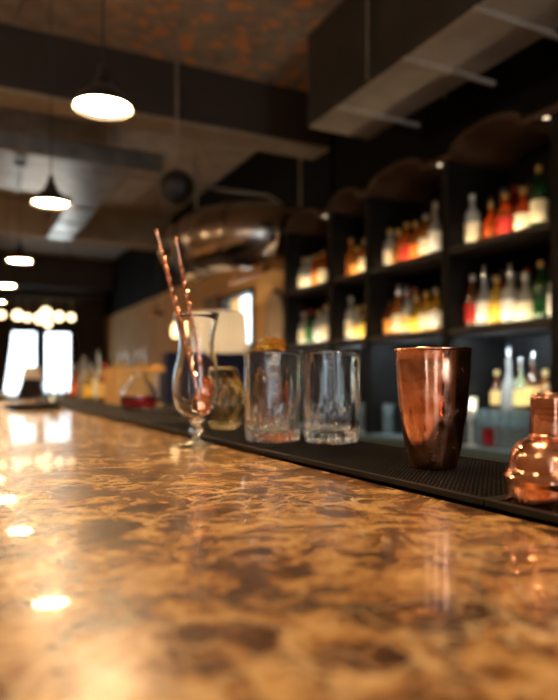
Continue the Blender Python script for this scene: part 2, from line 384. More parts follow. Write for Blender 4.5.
# ---------------------------------------------------------------- copper shaker cup
x, y = at(433, .800)
t = thing('shaker_cup', 'tall tapered polished copper shaker cup standing on the bar mat', 'cocktail shaker', (x, y, MZ))
KZ = .966
prof = [(0, .0), (.026, .0), (.0288, .002), (.031, .012), (.0340, .027), (.0372, .045), (.0400, .065), (.0425, .087), (.0440, .108), (.0452, .130), (.0455, .1475), (.0462, .1495), (.0460, .151), (.0450, .1508)]
inner = [(.0440, .149), (.0436, .130), (.0425, .108), (.0410, .087), (.0385, .065), (.0357, .045), (.0325, .027), (.0295, .012), (.027, .004), (0, .004)]
MB().lathe([(a, b * KZ) for a, b in prof + inner], 96).build('cup', M['copper'], t, angle=60)
MB().lathe([(a, b * KZ) for a, b in [(.0452, .1475), (.0464, .1482), (.0469, .1498), (.0464, .1514), (.0450, .1514), (.0444, .1498)]], 96, closed=True).build('rolled_rim', M['copper'], t, angle=80)

# copper shaker lid with cap
x, y = at(558.5, .570)
t = thing('cobbler_shaker', 'domed copper shaker lid with ribbed cap at the right edge', 'shaker lid', (x, y, MZ))
MB().lathe([(.0424, .0), (.0432, .0), (.0439, .0015), (.0440, .0150), (.0442, .0165), (.0450, .0180), (.0464, .0215), (.0461, .0236), (.0444, .0255), (.0430, .0280), (.0420, .0315),
            (.0411, .0360), (.0402, .0410), (.0389, .0455), (.0362, .0500), (.0322, .0535), (.0275, .0555), (.0242, .0563), (.0230, .0570), (0, .0575)], 96).build('dome', M['copper'], t, angle=28)
MB().lathe([(.0232, .0560), (.0247, .0568), (.0253, .0582), (.0247, .0598), (.0232, .0605), (.0212, .060), (.0212, .057)], 96, closed=True).build('neck_ring', M['copper'], t, angle=80)
cp = [(0, .0605), (.0226, .0605), (.0232, .0612), (.0232, .0715)]
for k in range(3): z = .0720 + k * .0050; cp += [(.0232, z), (.0226, z + .0006), (.0226, z + .0012), (.0233, z + .0018), (.0233, z + .0044)]
cp += [(.0234, .0905), (.0230, .0932), (.0218, .0950), (.0196, .0958), (.0184, .0955), (.0178, .0961), (0, .0965)]
MB().lathe(cp, 96).build('cap', M['copper'], t, angle=35)

# ---------------------------------------------------------------- crystal mixing glasses
def mixing_glass(px, tt, label, R=.0500, Hh=.158):
    x, y = at(px, tt)
    t = thing('mixing_glass', label, 'mixing glass', (x, y, MZ + .0003), group='cut crystal mixing glasses on the bar mat')
    outer = [(0, .0012), (.030, .0012), (.036, .0), (.0435, .0010), (R * .945, .005), (R * .985, .012), (R, .020)]
    n0 = len(outer)
    for k in range(1, 15): outer.append((R, .020 + k * (Hh - .024) / 14))
    outer += [(R - .0006, Hh - .0012), (R - .0016, Hh), (R - .0026, Hh - .0012)]
    inn = [(R - .0034, Hh - .01), (R - .0042, Hh * .6), (R - .0050, Hh * .3), (R - .0056, .030), (R - .009, .022), (R - .017, .018), (0, .0165)]
    prof = outer + inn; nf = 16
    def rf(a, i):
        r, z = prof[i]
        if i >= len(outer) - 3 or i < 2: return 1
        c = 1 - abs(math.cos(nf * a / 2)) ** 1.3
        amp = .060 * max(0, min(1, (.075 - z) / .035)) + .014
        if z > Hh * .80: amp = .014 * max(0, (Hh * .94 - z) / (Hh * .14))
        if z < .004: amp = .03
        cross = 0
        if .008 < z < .035: cross = .02 * abs(math.cos(nf * a + (z * 260)))
        return 1 - amp * c - cross
    MB().lathe(prof, 240, rf=rf).build('glass_body', M['glass'], t, angle=30)
mixing_glass(272.5, 1.15, 'left cut crystal mixing glass, in front of the amber decanter')
mixing_glass(331.5, 1.13, 'right cut crystal mixing glass, nearer the copper shaker cup')

# amber decanter behind the left mixing glass
x, y = at(271, 1.285)
t = thing('decanter', 'amber glass decanter with round faceted stopper behind left mixing glass', 'decanter', (x, y, MZ))
MB().lathe([(0, 0), (.030, 0), (.034, .003), (.0350, .02), (.0345, .09), (.031, .110), (.020, .128), (.0145, .134), (.0145, .146), (.017, .149), (.017, .152), (0, .152)], 48).build('body', M['glass'], t)
MB().lathe([(0, .006), (.029, .006), (.0325, .012), (.0328, .085), (.030, .100), (0, .1005)], 48).build('whisky', M['whisky'], t)
mb = MB(); mb.lathe([(0, .152), (.008, .153), (.012, .156), (.024, .164), (.0300, .173), (.028, .183), (.018, .190), (.006, .193), (0, .193)], 10)
mb.build('stopper', M['amberglass'], t, smooth=False)

# ---------------------------------------------------------------- hurricane glass with two bar spoons
hx, hy = at(201, 1.16)
hx = min(hx, .384)
t = thing('hurricane_glass', 'tall curvy footed glass holding two copper bar spoons', 'cocktail glass', (hx, hy, TOP + .0003))
o_ = [(0, .0), (.031, .0), (.0335, .0015), (.031, .0040), (.015, .0065), (.0075, .011), (.0062, .017), (.0100, .022), (.0125, .0275), (.0100, .033), (.0075, .037), (.012, .042),
      (.024, .052), (.034, .066), (.0405, .085), (.0425, .103), (.0410, .122), (.0365, .145), (.0320, .168), (.0310, .182), (.0325, .198), (.0365, .216), (.0405, .232), (.0412, .2348), (.0402, .2350)]
i_ = [(r - .0016, z - .0002) for r, z in reversed(o_[13:-2])] + [(.022, .0545), (.010, .046), (0, .0435)]
MB().lathe(o_ + i_, 72).build('glass_body', M['glass'], t, angle=50)

Rv = Vector((CO, -S, 0)); Fv = Vector((S, CO, 0)); Hc = Vector((hx, hy, TOP))
def spoon(name, p0, p1, label, tipdrop):
    # p0: bowl end (world), p1: top end
    p0, p1 = Vector(p0), Vector(p1); d = (p1 - p0); Ln = d.length; d.normalize()
    t = thing(name, label, 'bar spoon', p0, group='copper bar spoons in the footed glass')
    yv = -Fv - d * (-Fv).dot(d); yv.normalize(); yv = -yv
    q = Matrix((yv.cross(d), yv, d)).transposed().to_quaternion(); t.rotation_mode = 'QUATERNION'; t.rotation_quaternion = q
    # twisted shaft: two strands
    mb = MB(); z0, z1 = .045, Ln - .045
    N = int((z1 - z0) / .0016)
    for s in (0, PI):
        pts = [(.0026 * math.cos(s + k * .46), .0026 * math.sin(s + k * .46), z0 + (z1 - z0) * k / N) for k in range(N + 1)]
        mb.tube(pts, .0018, 6)
    mb.build('twisted_shaft', M['copper'], t)
    mb = MB(); mb.tube([(0, 0, z1 - .002), (0, 0, z1 + .030), (0, 0, z1 + .036), (0, 0, z1 + .041), (0, 0, z1 + .045)], [.0026, .0028, .0042, .0040, .0012], 12)
    mb.build('finial', M['copper'], t)
    mb = MB(); mb.tube([(0, 0, .028), (0, 0, z0 + .003)], [.0016, .0024], 10)
    # spoon bowl: shallow ellipsoid shell
    for k in range(2):
        pass
    b0 = len(mb.v); nr, na = 5, 24
    for side in (0, 1):
        for i in range(nr + 1):
            for a in range(na):
                th = 2 * PI * a / na; r = i / nr
                xx = .0155 * r * math.cos(th); zz = .014 + .0215 * r * math.sin(th); yy = .0065 * (1 - r * r) + .0008 * side * (1 if r < 1 else .6)
                mb.v.append((xx, yy, zz))
    for side in (0, 1):
        for i in range(nr):
            for a in range(na):
                A = b0 + side * (nr + 1) * na + i * na; a2 = (a + 1) % na
                mb.f.append((A + a, A + a2, A + na + a2, A + na + a))
    A = b0 + nr * na; B = b0 + (2 * nr + 1) * na
    for a in range(na): mb.f.append((A + a, A + (a + 1) % na, B + (a + 1) % na, B + a))
    mb.build('spoon_bowl', M['copper'], t)
def hp(px, y_, dt):      # point near the glass axis: offset dt in depth from it
    tt = hx * S + hy * CO + dt
    a = at(px, tt); return Vector((a[0], a[1], CAMZ + (381 - y_) / F * tt))
spoon('bar_spoon', hp(204, 412, -.006), hp(156, 229, .012), 'left bar spoon, pinkish twisted shaft leaning out of the footed glass', 0)
spoon('bar_spoon', hp(206.5, 396, .010), hp(176, 238, -.012), 'right bar spoon, golden lit twisted shaft leaning out of the footed glass', 0)

# bulbous stemless cut glass right behind
x, y = at(224, 1.41)
t = thing('stemless_goblet', 'bulbous stemless cut glass between footed glass and left mixing glass', 'cocktail glass', (x, y, MZ + .0003))
o_ = [(0, .001), (.018, .0), (.026, .004), (.036, .016), (.0445, .036), (.0480, .056), (.0470, .074), (.0415, .096), (.034, .115), (.0275, .132), (.0262, .137), (.0252, .138)]
i_ = [(.0244, .136), (.031, .114), (.0385, .094), (.0435, .074), (.0445, .056), (.0405, .038), (.032, .022), (.022, .014), (0, .012)]
prof_g = o_ + i_
def rfg(a, i):
    if i >= len(o_) - 4 or i < 1: return 1
    return 1 - .045 * (.5 + .5 * math.cos(10 * a + (i % 2) * PI)) - .012 * math.cos(30 * a)
MB().lathe(prof_g, 120, rf=rfg).build('glass_body', mat('pale_gold_glass', (1, .86, .58), 0.0, trans=1.0), t, smooth=False)

# ---------------------------------------------------------------- pendant lamps over the bar
def pendant(X, Y, z, label, tilt=0):
    t = thing('pendant_lamp', label, 'pendant lamp', (X, Y, z), (0, tilt, 0), group='pendant lamps in a row above the bar')
    o_ = [(.100, 0), (.098, .014), (.084, .036), (.056, .060), (.036, .074), (.030, .095), (.022, .110), (.012, .115)]
    i_ = [(.010, .112), (.020, .107), (.027, .093), (.031, .072), (.052, .057), (.081, .033), (.095, .012), (.098, -.001)]
    MB().lathe(o_ + i_, 40, closed=True).build('shade', M['black'], t)
    MB().lathe([(0, .008), (.086, .010), (.090, .016), (.06, .034), (0, .045)], 32).build('diffuser', M['lamp'], t)
    MB().lathe([(0, .110), (.016, .110), (.016, .140), (.008, .150), (0, .150)], 20).build('socket', M['black'], t)
    zt = CAMZ + 1.702 - z if 5.2 < Y < 6.3 else ZC - z
    if Y > 8.55: zt = zt - .42
    MB().tube([(0, 0, .145), (0, 0, zt - .02)], .003, 8).build('cord', M['black'], t)
    MB().lathe([(0, zt - .025), (.045, zt - .025), (.05, zt), (0, zt)], 20).build('ceiling_rose', M['black'], t)
for Y, lb in ((.95, 'pendant lamp above the near bar end, over the shaker'), (-.45, 'pendant lamp above the bar behind the viewer'),
              (2.24, 'nearest visible black pendant lamp, the big glaring one'), (3.58, 'second pendant lamp, hanging under the shiny duct'),
              (5.40, 'third pendant lamp, lower left of the shiny duct'), (6.87, 'fourth pendant lamp, just above the globe chandelier'),
              (8.3, 'farthest pendant lamp, small, above the left window')):
    pendant(.45, Y, CAMZ + .925, lb)

# globe pendants added out of view on the customer side, brightening ceiling and room
def fill_globe_pendant(X, Y, z, label):
    t = thing('fill_globe_pendant', label, 'pendant lamp', (X, Y, z), group='added globe pendants over the customer side')
    MB().sphere((0, 0, 0), .13, 28).build('globe', M['fill_globe'], t)
    MB().lathe([(0, .12), (.03, .12), (.03, .17), (0, .18)], 16).build('socket', M['black'], t)
    MB().tube([(0, 0, .17), (0, 0, ZC - z)], .003, 6).build('cord', M['black'], t)
M['fill_globe'] = mat('fill_globe_opal', (1, .9, .75), .4, emit=(1.0, .70, .40), es=20)
for Y, w_ in ((-1.4, 'behind the viewer'), (.9, 'left of the viewer'), (3.1, 'left of the near bar'), (4.95, 'left of the middle of the bar'), (8.0, 'left of the far bar end')):
    fill_globe_pendant(-1.9, Y, 2.55, 'added round globe pendant over the customer side ' + w_)

# ---------------------------------------------------------------- back bar
BX, BB = 2.20, 2.60
Ys = [1.20, 1.88, 2.55, 3.24, 3.665, 4.31]
Z1, Z2, ZA = 1.476, 1.88, 2.335
WT = 0.90
t = thing('back_bar_cabinet', 'long black cabinet run below the bottle shelves', 'cabinet', (0, 0, 0))
for a, b in zip(Ys[:-1], Ys[1:]):
    bx('carcass', M['black'], BX + .03, BB, a, b, .08, WT - .045, parent=t)
    m_ = (a + b) / 2
    for p, q in ((a, m_), (m_, b)):
        d = bx('door', M['blackwood'], BX + .008, BX + .03, p + .004, q - .004, .10, WT - .05, parent=t, bevel=.002)
        MB().tube([(BX - .012, q - .04, .55), (BX - .012, q - .04, .70)], .005).tube([(BX - .012, q - .04, .56), (BX + .01, q - .04, .56)], .004).tube([(BX - .012, q - .04, .69), (BX + .01, q - .04, .69)], .004).build('handle', M['steel'], d)
bx('plinth', M['black'], BX + .08, BB, Ys[0], Ys[-1], 0, .08, parent=t)
o = bx('back_bar_worktop', M['bluesteel'], BX - .02, BB, Ys[0], Ys[-1], WT - .045, WT, bevel=.003)
tag(o, 'pale blue-grey steel worktop in front of the glasses under the shelves', 'worktop')
t = thing('back_bar_shelving', 'tall black wooden back bar shelving with arched top hoods', 'shelving', (0, 0, WT))
def z_(v): return v - WT
for yy in Ys: bx('upright', M['blackwood'], BX, BB, yy - .022, yy + .022, 0, z_(ZA), parent=t, bevel=.002)
for zz in (Z1, Z2):
    for a, b in zip(Ys[:-1], Ys[1:]): bx('shelf', M['shelfwood'], BX + .005, BB, a + .022, b - .022, z_(zz) - .032, z_(zz), parent=t, bevel=.002)
bx('back_panel', M['blackwood'], BB, XR - .001, Ys[0], Ys[-1], 0, z_(ZA), parent=t)
o = bx('riser_step', M['black'], BX + .20, BB, Ys[1] + .022, Ys[2] - .022, 0, .17, parent=t)
for a, b in zip(Ys[2:-1], Ys[3:]): bx('riser_step', M['black'], BX + .20, BB, a + .022, b - .022, 0, .17, parent=t)
arches = [(1.36, 1.80, .085), (2.04, 2.49, .085), (2.70, 3.20, .085), (3.30, 3.66, .08), (3.80, 4.26, .08)]
def vault(a, b, rise):
    mb = MB(); n = 20; c = (a + b) / 2; hw = (b - a) / 2
    x0, x1 = BX - .02, BB
    th = .022; rows = []
    for k in range(n + 1):
        ph = PI * k / n
        yo = c - hw * math.cos(ph); zo = z_(ZA) + rise * math.sin(ph) ** .8
        yi = c - (hw - .02) * math.cos(ph); zi = z_(ZA) - .02 + (rise) * math.sin(ph) ** .8
        r = len(mb.v); mb.v += [(x0, yo, zo), (x1, yo, zo), (x1, yi, zi), (x0, yi, zi)]; rows.append(r)
    for p, q in zip(rows[:-1], rows[1:]):
        for i in range(4): mb.f.append((p + i, p + (i + 1) % 4, q + (i + 1) % 4, q + i))
    mb.f += [(rows[0], rows[0] + 1, rows[0] + 2, rows[0] + 3), (rows[-1] + 3, rows[-1] + 2, rows[-1] + 1, rows[-1])]
    mb.build('arched_hood', M['brownwood'], t, angle=50)
for a in arches: vault(*a)
edges = [Ys[0]] + [v for a in arches for v in a[:2]] + [Ys[-1]]
for a, b in zip(edges[0::2], edges[1::2]):
    bx('cornice', M['brownwood'], BX - .02, BB, a, b, z_(ZA) - .02, z_(ZA) + .005, parent=t, bevel=.002)

# small puck lights under the cornice and shelves
puck = mat('puck_light', (1, .9, .8), .4, emit=(1.0, .78, .5), es=1.3)
def pucklight(x, y, z, label):
    t = thing('puck_light', label, 'light', (x, y, z), group='small round lights on the back bar')
    MB().lathe([(0, 0), (.016, 0), (.016, -.008), (.013, -.008), (.013, -.004), (0, -.004)], 20).build('ring', M['steel'], t)
    MB().lathe([(0, -.0045), (.0125, -.0045), (.0125, -.0075), (0, -.0075)], 20).build('lens', puck, t)
for yy, w_ in ((1.92, 'at the right edge'), (2.58, 'between the two large arches'), (3.72, 'between the two small arches')):
    pucklight(BX - .003, yy, ZA - .02, 'small round light under the cornice ' + w_)

# strip lights added in each bay to brighten bottles and worktop glasses
def strip(a, b, z, power, col, label, x=BX + .03, up=False):
    t = thing('added_strip_light', label, 'added strip light', (x, (a + b) / 2, z), group='added slim lights along the shelves')
    MB().box(-.008, .008, -(b - a) / 2 + .02, (b - a) / 2 - .02, (0 if up else -.008), (.005 if up else 0)).build('housing', M['black'], t, smooth=False)
    l = bpy.data.lights.new('strip', 'AREA'); l.shape = 'RECTANGLE'; l.size = .012; l.size_y = (b - a) - .1; l.energy = power; l.color = col
    lo = bpy.data.objects.new('light_source', l); C.objects.link(lo); lo.parent = t; lo.location = (0.006 if up else 0, 0, .0065 if up else -.010); lo.rotation_euler = (0, -2.2 if up else -1.0, 0)
names = ['beyond the right edge', 'widest right', 'wide middle', 'narrow', 'far left']
for i, (a, b) in enumerate(zip(Ys[:-1], Ys[1:])):
    if i == 0: continue
    w_ = b - a
    strip(a + .03, b - .03, Z2, 0.62 * w_, (1, .78, .50), 'added slim light lying before upper bottles of the %s bay' % names[i], up=True)
    strip(a + .03, b - .03, Z1, 0.62 * w_, (1, .80, .54), 'added slim light lying before middle bottles of the %s bay' % names[i], up=True)
    strip(a + .03, b - .03, Z1 - .032, 6.0 * w_, (.72, .90, 1), 'added slim cool light above worktop glasses of the %s bay' % names[i])

# ---------------------------------------------------------------- bottles
SHAPES = {
 'round':  lambda R, H: [(0, 0), (R * .9, 0), (R, .006), (R, H * .58), (R * .93, H * .64), (R * .6, H * .71), (R * .36, H * .76), (R * .33, H * .90), (R * .38, H * .905), (R * .38, H * .93), (0, H * .93)],
 'slim':   lambda R, H: [(0, 0), (R * .9, 0), (R, .006), (R, H * .50), (R * .85, H * .58), (R * .5, H * .68), (R * .34, H * .78), (R * .32, H * .92), (R * .38, H * .925), (0, H * .93)],
 'squat':  lambda R, H: [(0, 0), (R * .9, 0), (R, .008), (R * 1.02, H * .30), (R * .98, H * .50), (R * .75, H * .60), (R * .36, H * .68), (R * .30, H * .88), (R * .36, H * .89), (0, H * .90)],
 'taper':  lambda R, H: [(0, 0), (R * .75, 0), (R * .82, .006), (R, H * .52), (R * .95, H * .58), (R * .5, H * .68), (R * .30, H * .74), (R * .30, H * .92), (0, H * .93)],
 'bell':   lambda R, H: [(0, 0), (R * .95, 0), (R, .006), (R * .98, H * .25), (R * .8, H * .42), (R * .5, H * .55), (R * .36, H * .65), (R * .34, H * .90), (0, H * .92)],
}
def bottle(x, y, z, R, H, shape, glass, label_col, cap_col, label, group, spout=False, sq=False):
    t = thing('bottle', label, 'bottle', (x, y, z), group=group)
    pr = SHAPES[shape](R, H)
    def rf(a, i):
        if not sq or pr[i][1] > H * .66: return 1
        return 1 / max(abs(math.cos(a)), abs(math.sin(a))) * .86 if True else 1
    MB().lathe(pr, 24, rf=rf if sq else None).build('body', cmat('bottle', glass), t, angle=50)
    if label_col:
        ra = (lambda h: 1.0)
        r = (R * (1.0 if shape != 'taper' else .93)) + .0012
        if shape == 'bell': r = R * 1.0 + .001; zz = (H * .06, H * .26)
        elif shape == 'squat': r = R * 1.03; zz = (H * .10, H * .42)
        else: zz = (H * .12, H * .46)
        def rl(a, i): return 1 / max(abs(math.cos(a)), abs(math.sin(a))) * .862
        MB().lathe([(r, zz[0]), (r, zz[1]), (r - .0008, zz[1]), (r - .0008, zz[0])], 24, closed=True, rf=rl if sq else None).build('label', cmat('label', label_col), t)
    top = pr[-1][1]; cr = R * .40
    if spout:
        MB().lathe([(0, top - .01), (cr, top - .01), (cr, top + .012), (cr * .5, top + .016), (cr * .28, top + .05), (cr * .22, top + .055), (0, top + .055)], 14).build('pour_spout', M['steel'], t)
    else:
        MB().lathe([(0, top - .012), (cr, top - .012), (cr, H - .002), (cr * .9, H), (0, H)], 14).build('cap', cmat('cap', cap_col), t)

CLEAR = (.85, .88, .85); AMB = (.85, .34, .06); ORG = (.95, .22, .03); RED = (.55, .03, .02); GRN = (.02, .16, .04); YEL = (.95, .62, .08); DRK = (.05, .03, .02); GOLD = (.9, .6, .2)
CREAM = (.85, .76, .52); WHT = (.88, .86, .80); BRN = (.35, .12, .04); BLU = (.10, .14, .30); PALE = (.75, .78, .45)
CN = {CLEAR: 'clear', AMB: 'amber', ORG: 'orange', RED: 'red', GRN: 'green', YEL: 'yellow', DRK: 'dark', GOLD: 'gold', CREAM: 'cream', WHT: 'white', BRN: 'brown', BLU: 'blue', PALE: 'pale yellow', None: ''}
ORD = ['first', 'second', 'third', 'fourth', 'fifth', 'sixth', 'seventh', 'eighth', 'ninth', 'tenth', 'eleventh', 'twelfth']
def row(z, X, items, where, group, bay=None):
    # items: (px, R, H, shape, glass, label, cap, spout)
    items = sorted(items, key=lambda q: q[0])
    pos = []
    for it in items:
        Xi = X + (it[8] if len(it) > 8 else 0); pos.append([Xi, onX(it[0], Xi), it[1]])
    if bay:
        for _ in range(60):
            for i in range(len(pos)):
                for j in range(i):
                    if abs(pos[i][0] - pos[j][0]) < .05:
                        need = (pos[i][2] + pos[j][2]) * 1.06 + .002; d_ = pos[i][1] - pos[j][1]
                        if abs(d_) < need:
                            sft = (need - abs(d_)) / 2 * (1 if d_ > 0 else -1); pos[i][1] += sft; pos[j][1] -= sft
            for p_ in pos: p_[1] = min(max(p_[1], bay[0] + .03 + p_[2]), bay[1] - .03 - p_[2])
    for k, it in enumerate(items):
        px, R, H, sh, g, lc, cc = it[:7]; sp = len(it) > 7 and it[7]
        Xi = X + (it[8] if len(it) > 8 else 0)
        y = pos[k][1]
        nm = '%s %sbottle%s%s, %s from left %s' % (CN[g], {'round': '', 'slim': 'slim ', 'squat': 'squat ', 'taper': 'tapered ', 'bell': 'bell-shaped '}[sh],
              (', %s label' % CN[lc]) if lc else '', ', steel pourer' if sp else '', ORD[k], where)
        bottle(Xi, y, z + .0005, R, H, sh, g, lc, cc, nm, group, sp)
XA = BX + .12; XBk = .13
G = 'bottles on the %s shelf of the %s bay'
row(Z2, XA, [(472, .038, .27, 'round', CLEAR, CREAM, WHT), (486, .036, .28, 'slim', DRK, BLU, DRK, False, XBk), (491, .036, .20, 'squat', ORG, None, GOLD), (499, .036, .30, 'slim', AMB, ORG, BLU, False, XBk),
             (506, .038, .22, 'round', ORG, RED, GOLD), (515, .036, .29, 'round', RED, GOLD, RED, False, XBk), (523, .040, .22, 'squat', ORG, CREAM, GOLD), (530, .036, .29, 'slim', BRN, ORG, DRK, False, XBk), (539, .038, .29, 'round', GRN, CREAM, GOLD)],
    'on upper shelf of right bay', G % ('upper', 'right'), (Ys[1], Ys[2]))
row(Z1, XA, [(474, .038, .27, 'round', BRN, RED, WHT), (484, .038, .27, 'slim', CLEAR, WHT, WHT, True), (494, .038, .24, 'round', YEL, YEL, GOLD), (500, .034, .29, 'slim', RED, None, DRK, False, XBk), (506, .039, .25, 'round', CLEAR, WHT, WHT, True),
             (517, .046, .23, 'squat', CLEAR, CREAM, WHT), (527, .034, .28, 'slim', CLEAR, None, RED, False, XBk), (534, .038, .27, 'round', GRN, None, GOLD), (542, .036, .25, 'round', CLEAR, WHT, DRK), (479, .034, .28, 'slim', BLU, None, DRK, False, XBk), (512, .034, .27, 'slim', CLEAR, None, WHT, False, XBk)],
    'on middle shelf of right bay', G % ('middle', 'right'), (Ys[1], Ys[2]))
row(Z2, XA, [(391, .038, .24, 'round', CLEAR, CREAM, GOLD), (398, .038, .22, 'squat', AMB, None, GOLD), (405, .038, .24, 'round', ORG, RED, GOLD), (413, .038, .23, 'squat', AMB, ORG, GOLD), (421, .038, .25, 'round', AMB, CREAM, WHT),
             (428, .036, .30, 'slim', CLEAR, WHT, WHT), (434, .034, .31, 'slim', YEL, None, GOLD, False, XBk)],
    'on upper shelf of middle bay', G % ('upper', 'middle'), (Ys[2], Ys[3]))
row(Z1, XA, [(384, .040, .22, 'round', BRN, AMB, DRK), (390, .034, .30, 'slim', CLEAR, None, WHT, True, XBk), (396, .039, .27, 'slim', AMB, CREAM, WHT, True), (407, .036, .24, 'round', CLEAR, GOLD, RED), (413, .036, .29, 'slim', CLEAR, None, ORG, False, XBk),
             (417, .038, .22, 'squat', YEL, YEL, GOLD), (425, .038, .23, 'round', YEL, CREAM, GOLD), (432, .038, .24, 'round', YEL, WHT, WHT)],
    'on middle shelf of middle bay', G % ('middle', 'middle'), (Ys[2], Ys[3]))
row(Z2, XA, [(344, .038, .20, 'squat', AMB, AMB, GOLD), (351, .036, .27, 'slim', AMB, None, GOLD), (359, .038, .23, 'round', AMB, CREAM, WHT)], 'on upper shelf of narrow bay', G % ('upper', 'narrow'), (Ys[3], Ys[4]))
row(Z1, XA, [(344, .038, .29, 'round', CLEAR, CREAM, WHT), (352, .038, .22, 'squat', CLEAR, GOLD, GOLD), (359.5, .038, .22, 'round', YEL, YEL, GOLD)], 'on middle shelf of narrow bay', G % ('middle', 'narrow'), (Ys[3], Ys[4]))
row(Z2, XA, [(300, .040, .25, 'round', CLEAR, CREAM, GOLD), (308, .038, .24, 'squat', CLEAR, WHT, WHT), (316, .036, .24, 'round', ORG, AMB, GOLD), (323, .036, .25, 'slim', AMB, CREAM, GOLD)], 'on upper shelf of leftmost bay', G % ('upper', 'leftmost'), (Ys[4], Ys[5]))
row(Z1, XA, [(301, .040, .25, 'round', CLEAR, CREAM, WHT), (310.5, .040, .26, 'round', (.02, .45, .05), GRN, RED) if False else (310.5, .040, .26, 'round', GRN, GRN, RED), (319, .038, .24, 'round', CLEAR, WHT, GOLD), (326, .040, .27, 'round', CLEAR, CREAM, GOLD)],
    'on middle shelf of leftmost bay', G % ('middle', 'leftmost'), (Ys[4], Ys[5]))
# bottles on the riser behind the glasses
XRi = BX + .29
row(WT + .17, XRi, [(483, .036, .22, 'round', PALE, GOLD, GOLD, True), (490, .034, .20, 'slim', BRN, GOLD, GOLD), (500, .044, .29, 'bell', WHT, None, WHT, True), (511, .036, .25, 'slim', BRN, GOLD, RED, True),
                    (520, .034, .20, 'squat', AMB, BRN, GOLD), (526, .034, .27, 'slim', CLEAR, None, WHT, True), (533, .036, .22, 'slim', YEL, YEL, GOLD), (546, .042, .24, 'round', PALE, None, WHT, True)],
    'on step of right bay', 'bottles on the step behind the worktop glasses', (Ys[1], Ys[2]))
row(WT + .17, XRi, [(372, .036, .26, 'slim', CLEAR, PALE, WHT, True), (381, .038, .20, 'round', PALE, CREAM, GOLD), (391, .036, .22, 'slim', CLEAR, None, BLU, True), (402, .036, .24, 'round', CLEAR, WHT, WHT), (414, .036, .24, 'round', GRN, WHT, WHT), (425, .036, .22, 'slim', CLEAR, CREAM, WHT)],
    'on step of middle bay', 'bottles on the step of the middle bay', (Ys[2], Ys[3]))

# stemless tumblers stacked on the worktop
M['tumbler'] = mat('pressed_tumbler_glass', (.78, .92, .95), .03, trans=.90)
M['redglass'] = mat('red_glass', (.75, .05, .08), .03, trans=.8)
def tumbler(x, y, z, m, label, R=.036, H=.088):
    t = MB().lathe([(0, .001), (R * .82, 0), (R * .86, .003), (R, H), (R - .0022, H), (R * .82 - .002, .010), (0, .009)], 12).build('tumbler', m, smooth=False, loc=(x, y, z))
    tag(t, label, 'glass', 'clear tumblers stacked on the steel worktop' if m is not M['redglass'] else None)
cols = [(469, 'second column right of the copper cup'), (479.5, 'left of the red tumblers'), (490, 'red column'), (501, 'right of the red tumblers'), (512, 'two columns left of the shaker lid cap'), (523, 'nearest left of the shaker lid cap')]
for px, w_ in cols:
    for k in range(2):
        y = onX(px, BX + .10)
        m_ = M['redglass'] if px == 490 and k == 0 else M['tumbler']
        tumbler(BX + .10, y, WT + .0005 + k * .0895, m_, ('red glass tumbler at the bottom of its column on the worktop' if m_ is M['redglass'] else '%s clear tumbler in the worktop column %s' % (['bottom', 'top'][k], w_)))
for px, w_ in ((363.5, 'right beside the right mixing glass'), (372, 'midway between mixing glass and copper cup'), (388, 'just left of the copper cup')):
    for k in range(2):
        tumbler(BX + .10, onX(px, BX + .10), WT + .0005 + k * .0895, M['tumbler'], '%s clear tumbler in the worktop column %s' % (['bottom', 'top'][k], w_))
# glowing frosted candle glass
y = onX(471, BX + .04)
t = thing('candle_holder', 'lit candle in a footed frosted glass just right of the copper cup', 'candle', (BX + .04, y, WT))
MB().lathe([(0, 0), (.030, 0), (.030, .004), (.006, .010), (.005, .120), (.022, .132), (.027, .145), (.030, .235), (.028, .235), (.024, .146), (0, .138)], 24).build('holder', mat('frosted_glass', (.95, .97, .92), .4, trans=.6), t)
MB().lathe([(0, .139), (.018, .145), (.018, .185), (0, .187)], 16).build('candle', mat('candle_wax', (.95, .9, .75), .5), t)
MB().lathe([(0, .187), (.006, .195), (.005, .207), (0, .220)], 12).build('flame', mat('flame', (1, .8, .5), .5, emit=(1, .9, .7), es=90), t)

# ---------------------------------------------------------------- items along the far bar
# red carafe
t = thing('service_station', 'dark service ledge behind the far bar mats carrying bottles and crate', 'counter', (0, 0, 0))
bx('ledge_top', M['blackwood'], XB + .002, .98, 2.35, 5.2, TOP - .03, TOP, t); bx('body', M['black'], XB + .01, .95, 2.4, 5.15, 0, TOP - .03, t)
x, y = at(147, 2.42)
t = thing('round_carafe', 'round glass carafe of dark red cordial on the bar mat', 'carafe', (x - .03, y, MZ))
o_ = [(0, 0), (.045, 0), (.058, .006), (.068, .025), (.070, .045), (.064, .070), (.050, .092), (.034, .108), (.026, .125), (.029, .140), (.028, .141)]
i_ = [(.0245, .125), (.032, .106), (.048, .090), (.061, .069), (.067, .045), (.065, .027), (.055, .010), (0, .008)]
MB().lathe(o_ + i_, 48).build('glass_body', M['thin'], t)
MB().lathe([(0, .0095), (.054, .0115), (.0645, .028), (.0660, .045), (.0655, .052), (0, .052)], 48).build('cordial', M['redliquid'], t)
XM = .76
items = [(76, .044, .20, 'round', ORG, ORG, GOLD, True), (84, .044, .24, 'slim', CLEAR, None, GOLD, True), (91, .050, .20, 'squat', YEL, YEL, GOLD, True), (99, .040, .26, 'slim', CLEAR, CREAM, GOLD, True), (106, .040, .22, 'round', AMB, GOLD, RED)]
row(TOP, XM, items, 'on the far ledge', 'bottles on the far service ledge')
